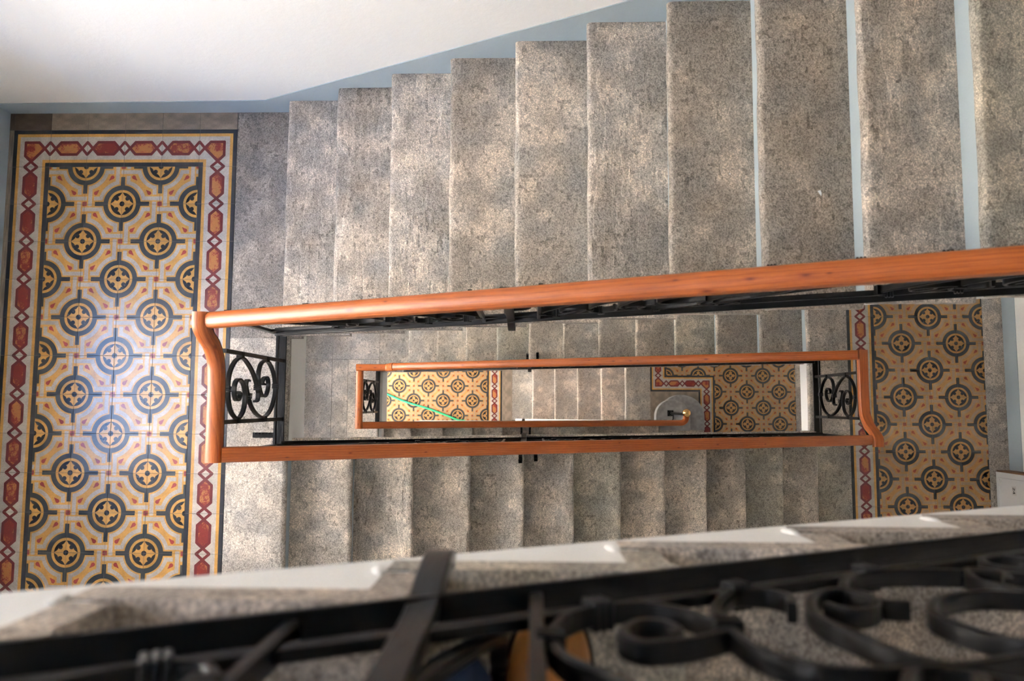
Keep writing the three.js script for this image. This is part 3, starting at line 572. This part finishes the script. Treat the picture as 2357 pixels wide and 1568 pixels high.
// railing of the strip of steps deeper in the well with its panel on the right landing
{
  const r = flightRail('handrail deeper in the well with a swan neck at the dim tiled landing', { lineY: up0.lineY, z: -.338, rz: -.328, xA: -1.25, xB: 2.09, xPost: -.02, rail: [-1.2, 2.075], tread: treadY(up0, LM, 1, 12) });
  handrail(r.o, 'handrail', r.pts, woodA, ALONG_Z);
  const x = 2.103, yr = L0 + RAIL_H, dy = BAR_TOP + .03 - RAIL_H;
  const neck = spline([V(x, yr, -.36), V(x, yr, -.24), V(x, yr, -.12), V(x, yr + .002, -.03), V(x, yr + .018, .06), V(x + .004, yr + .064, .125), V(x + .008, yr + .122, .165), V(x + .012, yr + .153, .20), V(x + .012, yr + .156, .245)], 60);
  handrail(r.o, 'swan_neck', neck, woodC, ALONG_X).userData.label = 'curved end section of the handrail';
  endPanel(r.o, { x: 2.10, y: L0, zA: -.345, zB: .2, zc: -.0715, corner: .2, topPath: spline([V(2.1, yr + dy, -.34), V(2.1, yr + dy, -.12), V(2.1, yr + dy + .005, -.02), V(2.1, yr + dy + .03, .08), V(2.1, yr + dy + .09, .14), V(2.1, yr + dy + .14, .19)], 40) });
  // level piece and knuckle at the stone landing
  const ym = LM + RAIL_H, xs = -1.535;
  handrail(r.o, 'level_rail', [V(xs - .03, ym, -.328), V(-1.40, ym, -.328), V(-1.285, ym, -.328)], woodA, ALONG_Z);
  const kn = spline([V(-1.285, ym, -.328), V(-1.262, ym + .02, -.328), V(-1.247, ym + .075, -.328), V(-1.225, ym + .125, -.328), V(-1.197, ym + .158, -.328)], 14);
  mesh('rail_knuckle', sweep(kn, railProfile.map(([a, b]) => [a * 1.12, b * 1.25]), ALONG_Z, { uvScale: 2, crease: .5 }), woodC, r.o);
}
// lowest railing with newel and brass ball
{
  const r = flightRail('lowest handrail in the well, ending in a curl with a polished brass ball', { lineY: lowM.lineY, z: .188, rz: .186, xA: -1.52, xB: 1.60, xPost: -.09, rail: [-1.505, 1.60], tread: treadY(lowM, G1, -1, 13) });
  handrail(r.o, 'handrail', r.pts, woodB, ALONG_Z);
  const x = -1.535, yr = LM + RAIL_H, dy = BAR_TOP + .03 - RAIL_H;
  handrail(r.o, 'level_rail', [V(x, yr, .217), V(x, yr, 0), V(x, yr, -.2), V(x, yr, -.297)], woodA, ALONG_X);
  endPanel(r.o, { x: -1.53, y: LM, zA: -.335, zB: .188, zc: -.0735, mirror: true, topPath: [V(-1.53, yr + dy, .188), V(-1.53, yr + dy, 0), V(-1.53, yr + dy, -.33)] });
  // curl
  const e = r.pts[r.pts.length - 1], y0 = e.y;
  const curl = spline([V(1.60, y0, .186), V(1.64, y0 - .016, .182), V(1.672, y0 - .026, .160), V(1.682, y0 - .026, .125), V(1.680, y0 - .02, .095)], 24);
  const sides = curl.map((_, i) => { const a = i / 24; return V(Math.sin(a * 1.57), 0, Math.cos(a * 1.57)); });
  handrail(r.o, 'rail_curl', curl, woodC, ALONG_Z, sides);
  const ball = new THREE.SphereGeometry(.046, 28, 20).translate(1.678, y0 + .012, .078); mesh('brass_ball', ball, brass, r.o).userData.label = 'polished brass ball';
  const px = 1.672, pz = .09, yb = G1 + 2 * h;
  mesh('newel_post', mergeGeometries([new THREE.CylinderGeometry(.015, .015, y0 - .03 - yb, 16).translate(px, (y0 - .03 + yb) / 2, pz), new THREE.BoxGeometry(.07, .014, .07).translate(px, yb + .007, pz), new THREE.CylinderGeometry(.022, .03, .05, 16).translate(px, yb + .036, pz)].map((g) => g.toNonIndexed())), iron, r.o);
  for (const t of [BAR_TOP + .03, BAR_LOW]) mesh('curved_bar', sweep(spline([V(1.595, lowM.lineY(1.595) + t, .188), V(1.64, lowM.lineY(1.62) + t, .184), V(1.668, lowM.lineY(1.63) + t, .16), V(px, lowM.lineY(1.64) + t, .10)], 16), barProfile(.024, .010), V(0, 1, 0), { crease: .5 }), iron, r.o);
}
// railing closest to the viewer
{
  const r = flightRail('blurred black scrolled iron railing across the bottom, closest to the viewer', { lineY: (x) => near1.lineY(x) - .0153, z: .209, rz: .216, xA: -1.36, xB: 1.98, xPost: -.107, rail: [-1.35, 1.98], tread: treadY(near1, L2, -1, 12) });
  handrail(r.o, 'handrail', r.pts, woodB, ALONG_Z);
}

// ---------------------------------------------------------------- small things
{ // green hose on the lower ground floor
  const m = new THREE.MeshPhysicalMaterial({ name: 'green_rubber', color: new THREE.Color().setRGB(.03, .55, .22), roughness: .35, clearcoat: .4 });
  const pts = spline([V(-2.55, .014, -.42), V(-2.3, .014, -.295), V(-2.06, .014, -.185), V(-1.75, .014, -.05), V(-1.4, .014, .055), V(-1.15, .014, .145), V(-.96, .014, .212), V(-.8, .014, .205 + .0)], 80).filter((p) => p.z < .2 || true);
  pts.length = 74;
  const prof = Array.from({ length: 10 }, (_, k) => [.013 * Math.cos(k * .6283), .013 * Math.sin(k * .6283)]);
  const o = mesh('garden_hose', sweep(pts, prof, V(0, 1, 0)), m); o.userData.label = 'bright green hose lying straight across the ground floor tiles'; o.userData.category = 'hose';
}
{ // paper scraps on the upper flight
  const m = new THREE.MeshStandardMaterial({ name: 'white_paper', color: 0xf2f2f4, roughness: .7 });
  const scrap = (x, z, y, s, a, label) => { const g = build([-.5 * s, 0, -s, .5 * s, .002, -.9 * s, .35 * s, .004, .2 * s, .05 * s, .001, s, -.3 * s, .003, .3 * s], [0, 0, 1, 0, 1, .5, .5, 1, 0, .5], [0, 2, 1, 0, 4, 2, 4, 3, 2], .3); const o = mesh('paper_scrap', g, m); o.position.set(x, y, z); o.rotation.y = a; o.userData.label = label; o.userData.category = 'scrap'; };
  scrap(1.005, -.742, L1 + 8 * h + .002, .011, .3, 'larger tiny white paper scrap on an upper granite step, second from the right riser');
  scrap(.735, -.86, L1 + 7 * h + .001, .0035, 1, 'minute white speck of paper on the granite step with pale worn middle');
}
{ // low white cabinet against the right wall of the dim landing
  const o = thing('utility_cabinet', 'low white cabinet with brown wooden side against the wall of the dim landing', 'cabinet', [3.445, L0, .86]);
  const wh = new THREE.MeshStandardMaterial({ name: 'white_enamel', color: new THREE.Color().setRGB(.78, .775, .76), roughness: .45, bumpMap: plasterBump, bumpScale: .0008 });
  const br = new THREE.MeshStandardMaterial({ name: 'brown_wood', color: new THREE.Color().setRGB(.24, .125, .06), roughness: .6 });
  mesh('carcass', rbox(-.042, .05, .002, 1.0, -.388, .40, .003), wh, o);
  mesh('side_board', box(-.043, .052, .002, 1.0, -.402, -.388), br, o).userData.label = 'brown wooden side';
  const dpan = mesh('door', rbox(-.056, -.043, .01, .98, -.392, .39, .004), wh, o);
  mesh('moulding', mergeGeometries([rbox(-.062, -.055, .05, .94, -.355, -.345, .003), rbox(-.062, -.055, .045, .055, -.355, .36, .003), rbox(-.062, -.055, .94, .95, -.355, .36, .003), rbox(-.062, -.055, .05, .94, .35, .36, .003)]), wh, dpan);
  const cv = document.createElement('canvas'); cv.width = 64; cv.height = 64; const c = cv.getContext('2d'); c.fillStyle = '#d8d6d2'; c.fillRect(0, 0, 64, 64); c.fillStyle = '#2c2a28'; c.font = 'bold 44px sans-serif'; c.textAlign = 'center'; c.textBaseline = 'middle'; c.fillText('24', 32, 34);
  const ct = new THREE.CanvasTexture(cv); ct.colorSpace = THREE.SRGBColorSpace;
  const tag = mesh('number_mark', new THREE.PlaneGeometry(.065, .05), new THREE.MeshStandardMaterial({ name: 'number_mark', map: ct, roughness: .6 }), dpan); tag.rotation.y = -Math.PI / 2; tag.position.set(-.0568, .215, -.275);
  for (const yy of [.055, .075]) mesh('hinge', new THREE.CylinderGeometry(.003, .003, .03, 10).rotateX(Math.PI / 2).translate(-.0575, yy, -.318), wh, dpan);
}

// ---------------------------------------------------------------- the person at the railing
{
  const o = thing('person', 'person in navy trousers and tan leather shoes standing at the blurred railing', 'person', [0, 0, 0]);
  const yk = (x) => treadY(near1, L2, -1, 12)(x);
  const yR = yk(.03), yL = yk(-.2);
  // bones: [a, b, ra, rb]
  function skin(bones, k, res, lo, hi) {
    const size = Math.max(hi.x - lo.x, hi.y - lo.y, hi.z - lo.z), c = lo.clone().add(hi).multiplyScalar(.5), mc = new MarchingCubes(res, new THREE.MeshBasicMaterial(), false, false, 200000);
    mc.isolation = 0; const f = mc.field; const p = V(), ab = bones.map(([a, b]) => b.clone().sub(a)), L2b = ab.map((v) => v.lengthSq());
    for (let z = 0; z < res; z++) for (let y = 0; y < res; y++) for (let x = 0; x < res; x++) {
      const hs = res / 2; p.set(c.x + (x - hs) / hs * size / 2, c.y + (y - hs) / hs * size / 2, c.z + (z - hs) / hs * size / 2); let d = 9;
      for (let i = 0; i < bones.length; i++) {
        const [a, , ra, rb] = bones[i]; let t = ((p.x - a.x) * ab[i].x + (p.y - a.y) * ab[i].y + (p.z - a.z) * ab[i].z) / (L2b[i] || 1); t = t < 0 ? 0 : t > 1 ? 1 : t;
        const q = Math.hypot(p.x - a.x - ab[i].x * t, p.y - a.y - ab[i].y * t, p.z - a.z - ab[i].z * t) - (ra + (rb - ra) * t);
        const hh = Math.max(k - Math.abs(d - q), 0) / k; d = Math.min(d, q) - hh * hh * k * .25;
      }
      f[x + y * res + z * res * res] = -d;
    }
    mc.update(); const n = mc.count, P = mc.positionArray, N = mc.normalArray, g = new THREE.BufferGeometry(), pos = new Float32Array(n * 3);
    for (let i = 0; i < n; i++) { pos[i * 3] = c.x + P[i * 3] * size / 2; pos[i * 3 + 1] = c.y + P[i * 3 + 1] * size / 2; pos[i * 3 + 2] = c.z + P[i * 3 + 2] * size / 2; }
    g.setAttribute('position', new THREE.BufferAttribute(pos, 3)); g.deleteAttribute('uv'); const m = mergeVertices(g, 1e-4); m.computeVertexNormals();
    const uv = new Float32Array(m.attributes.position.count * 2); for (let i = 0; i < uv.length / 2; i++) { uv[2 * i] = m.attributes.position.getX(i) + m.attributes.position.getZ(i); uv[2 * i + 1] = m.attributes.position.getY(i); } m.setAttribute('uv', new THREE.BufferAttribute(uv, 2)); return m;
  }
  const hip = V(-.06, yR + .93, .60), zf = .30;
  const kneeR = V(.03, yR + .50, .47), ankR = V(.03, yR + .10, .46), kneeL = V(-.17, yL + .47, .46), ankL = V(-.075, yL + .09, .44);
  const denim = new THREE.MeshStandardMaterial({ name: 'navy_cloth', color: new THREE.Color().setRGB(.018, .034, .075), roughness: .85, bumpMap: plasterBump, bumpScale: .002 });
  const tan = new THREE.MeshPhysicalMaterial({ name: 'tan_leather', color: new THREE.Color().setRGB(.50, .20, .045), roughness: .42, clearcoat: .3, clearcoatRoughness: .3, bumpMap: plasterBump, bumpScale: .0008 });
  const coat = new THREE.MeshStandardMaterial({ name: 'dark_jacket', color: new THREE.Color().setRGB(.05, .05, .055), roughness: .9 });
  const skinM = new THREE.MeshStandardMaterial({ name: 'skin', color: new THREE.Color().setRGB(.62, .40, .30), roughness: .55 });
  const sole = new THREE.MeshStandardMaterial({ name: 'dark_sole', color: 0x2a211b, roughness: .7 });
  mesh('trousers', skin([[hip.clone().add(V(.09, 0, 0)), kneeR, .095, .066], [kneeR, ankR, .064, .052], [ankR, ankR.clone().add(V(0, -.03, 0)), .056, .058], [hip.clone().add(V(-.09, 0, 0)), kneeL, .095, .066], [kneeL, ankL, .064, .054], [ankL, ankL.clone().add(V(.004, -.035, -.178)), .058, .036], [hip.clone().add(V(-.08, .03, 0)), hip.clone().add(V(.08, .03, 0)), .12, .12], [hip.clone().add(V(0, .05, 0)), hip.clone().add(V(0, .14, 0)), .135, .14]], .05, 84, V(-.45, yR - .05, 0), V(.4, yR + 1.15, .9)), denim, o);
  const chest = hip.clone().add(V(.04, .44, -.08)), neck = hip.clone().add(V(.05, .62, -.11)), head = hip.clone().add(V(.05, .76, -.15));
  const hands = [V(.105, CAM_Y + .05, .10), V(-.105, CAM_Y + .05, .10)], elbows = [V(.25, CAM_Y - .02 + .0, .40), V(-.25, CAM_Y - .02, .40)], shoulders = [chest.clone().add(V(.19, .05, 0)), chest.clone().add(V(-.19, .05, 0))];
  const jb = [[hip.clone().add(V(0, .06, 0)), chest, .155, .165], [shoulders[1], shoulders[0], .075, .075], [chest, neck, .13, .07]];
  for (const i of [0, 1]) { jb.push([shoulders[i], elbows[i], .068, .055], [elbows[i], hands[i].clone().lerp(elbows[i], .22), .055, .042]); }
  mesh('jacket', skin(jb, .06, 76, V(-.5, hip.y - .12, -.1), V(.5, hip.y + .8, .9)), coat, o);
  const bb = [[neck.clone().add(V(0, -.05, .01)), head, .056, .06], [head.clone().add(V(0, .05, .015)), head.clone().add(V(0, .05, -.01)), .088, .085], [head.clone().add(V(0, -.03, -.02)), head.clone().add(V(0, -.055, -.05)), .06, .038], [head.clone().add(V(0, .015, -.095)), head.clone().add(V(0, -.012, -.115)), .012, .015], [head.clone().add(V(.082, .01, 0)), head.clone().add(V(.086, -.015, 0)), .016, .012], [head.clone().add(V(-.082, .01, 0)), head.clone().add(V(-.086, -.015, 0)), .016, .012]];
  const bodyG = [skin(bb, .02, 72, head.clone().add(V(-.17, -.2, -.17)), head.clone().add(V(.17, .17, .17)))];
  for (const i of [0, 1]) {
    const s = i ? 1 : -1, w = hands[i].clone().lerp(elbows[i], .2), p = hands[i], hb = [[w, p, .026, .030], [p.clone().add(V(0, .02, 0)), p.clone().add(V(0, -.02, 0)), .026, .024]];
    for (let f = 0; f < 4; f++) { const b = p.clone().add(V(0, .026 - .018 * f, -.02)), q = b.clone().add(V(s * .012, 0, -.038 + .004 * Math.abs(f - 1))), e = q.clone().add(V(s * .026, -.002, -.008)); hb.push([b, q, .009, .0085], [q, e, .0085, .0075]); }
    hb.push([p.clone().add(V(s * .012, .028, .01)), p.clone().add(V(s * .04, .034, -.012)), .011, .009]);
    bodyG.push(skin(hb, .010, 56, p.clone().add(V(-.1, -.1, -.1)), p.clone().add(V(.1, .1, .1))));
  }
  mesh('body', mergeGeometries(bodyG), skinM, o);
  mesh('hair', skin([[head.clone().add(V(0, .075, .03)), head.clone().add(V(0, .085, -.02)), .085, .075], [head.clone().add(V(0, .0, .055)), head.clone().add(V(0, .06, .05)), .06, .07]], .03, 40, head.clone().add(V(-.15, -.12, -.15)), head.clone().add(V(.15, .2, .18))), new THREE.MeshStandardMaterial({ name: 'dark_hair', color: 0x2b2019, roughness: .7 }), o);
  for (const s of [-1, 1]) mesh('eye', new THREE.SphereGeometry(.011, 12, 8).translate(head.x + s * .033, head.y + .03, head.z - .083), new THREE.MeshStandardMaterial({ name: 'eye', color: 0xe8e2da, roughness: .3 }), o);
  // shoes: last-shaped shell and welted sole, toe towards the railing
  const shoe = (x, y, zToe, turn) => {
    const outline = (t) => .5 * (t < .3 ? lerp(.066, .062, t / .3) * Math.sqrt(Math.min(1, t / .06)) : t < .66 ? lerp(.062, .10, (t - .3) / .36) : .10 * Math.sqrt(Math.max(0, 1 - ((t - .66) / .34) ** 2.3)));
    const top = (t) => t < .35 ? .105 : t < .72 ? lerp(.105, .058, (t - .35) / .37) : lerp(.058, .036, (t - .72) / .28);
    const pos = [], uv = [], idx = [], n = 30, m = 16, len = .29;
    for (let i = 0; i <= n; i++) { const t = i / n; for (let k = 0; k <= m; k++) { const a = Math.PI * k / m, w = outline(Math.max(.004, Math.min(.9985, t))), hh = top(t); pos.push(Math.cos(a) * w * (1 - .25 * Math.sin(a) * (t < .4 ? 1 : .4)), .018 + Math.pow(Math.sin(a), .75) * (hh - .018), -t * len); uv.push(t, k / m); } }
    for (let i = 0; i < n; i++) for (let k = 0; k < m; k++) { const a = i * (m + 1) + k, b = a + 1, c = a + m + 1, d = c + 1; idx.push(a, c, b, b, c, d); }
    const up = mesh('shoe', build(pos, uv, idx), tan, o); up.position.set(x, y, zToe + len); up.rotation.y = turn;
    const sh = new THREE.Shape(); for (let i = 0; i <= n; i++) { const t = i / n; const w = outline(Math.max(.004, Math.min(.9985, t))) + .004; i ? sh.lineTo(w, t * len) : sh.moveTo(w, t * len); } for (let i = n; i >= 0; i--) { const t = i / n; sh.lineTo(-outline(Math.max(.004, Math.min(.9985, t))) - .004, t * len); }
    const sg = new THREE.ExtrudeGeometry(sh, { depth: .018, bevelEnabled: false }); sg.rotateX(-Math.PI / 2); mesh('sole', worldUV(sg), sole, up);
  };
  shoe(.004, yR + .001, .232, -.08); shoe(-.088, yL + .001, .30, .05);
}

renderer.render(scene, camera);
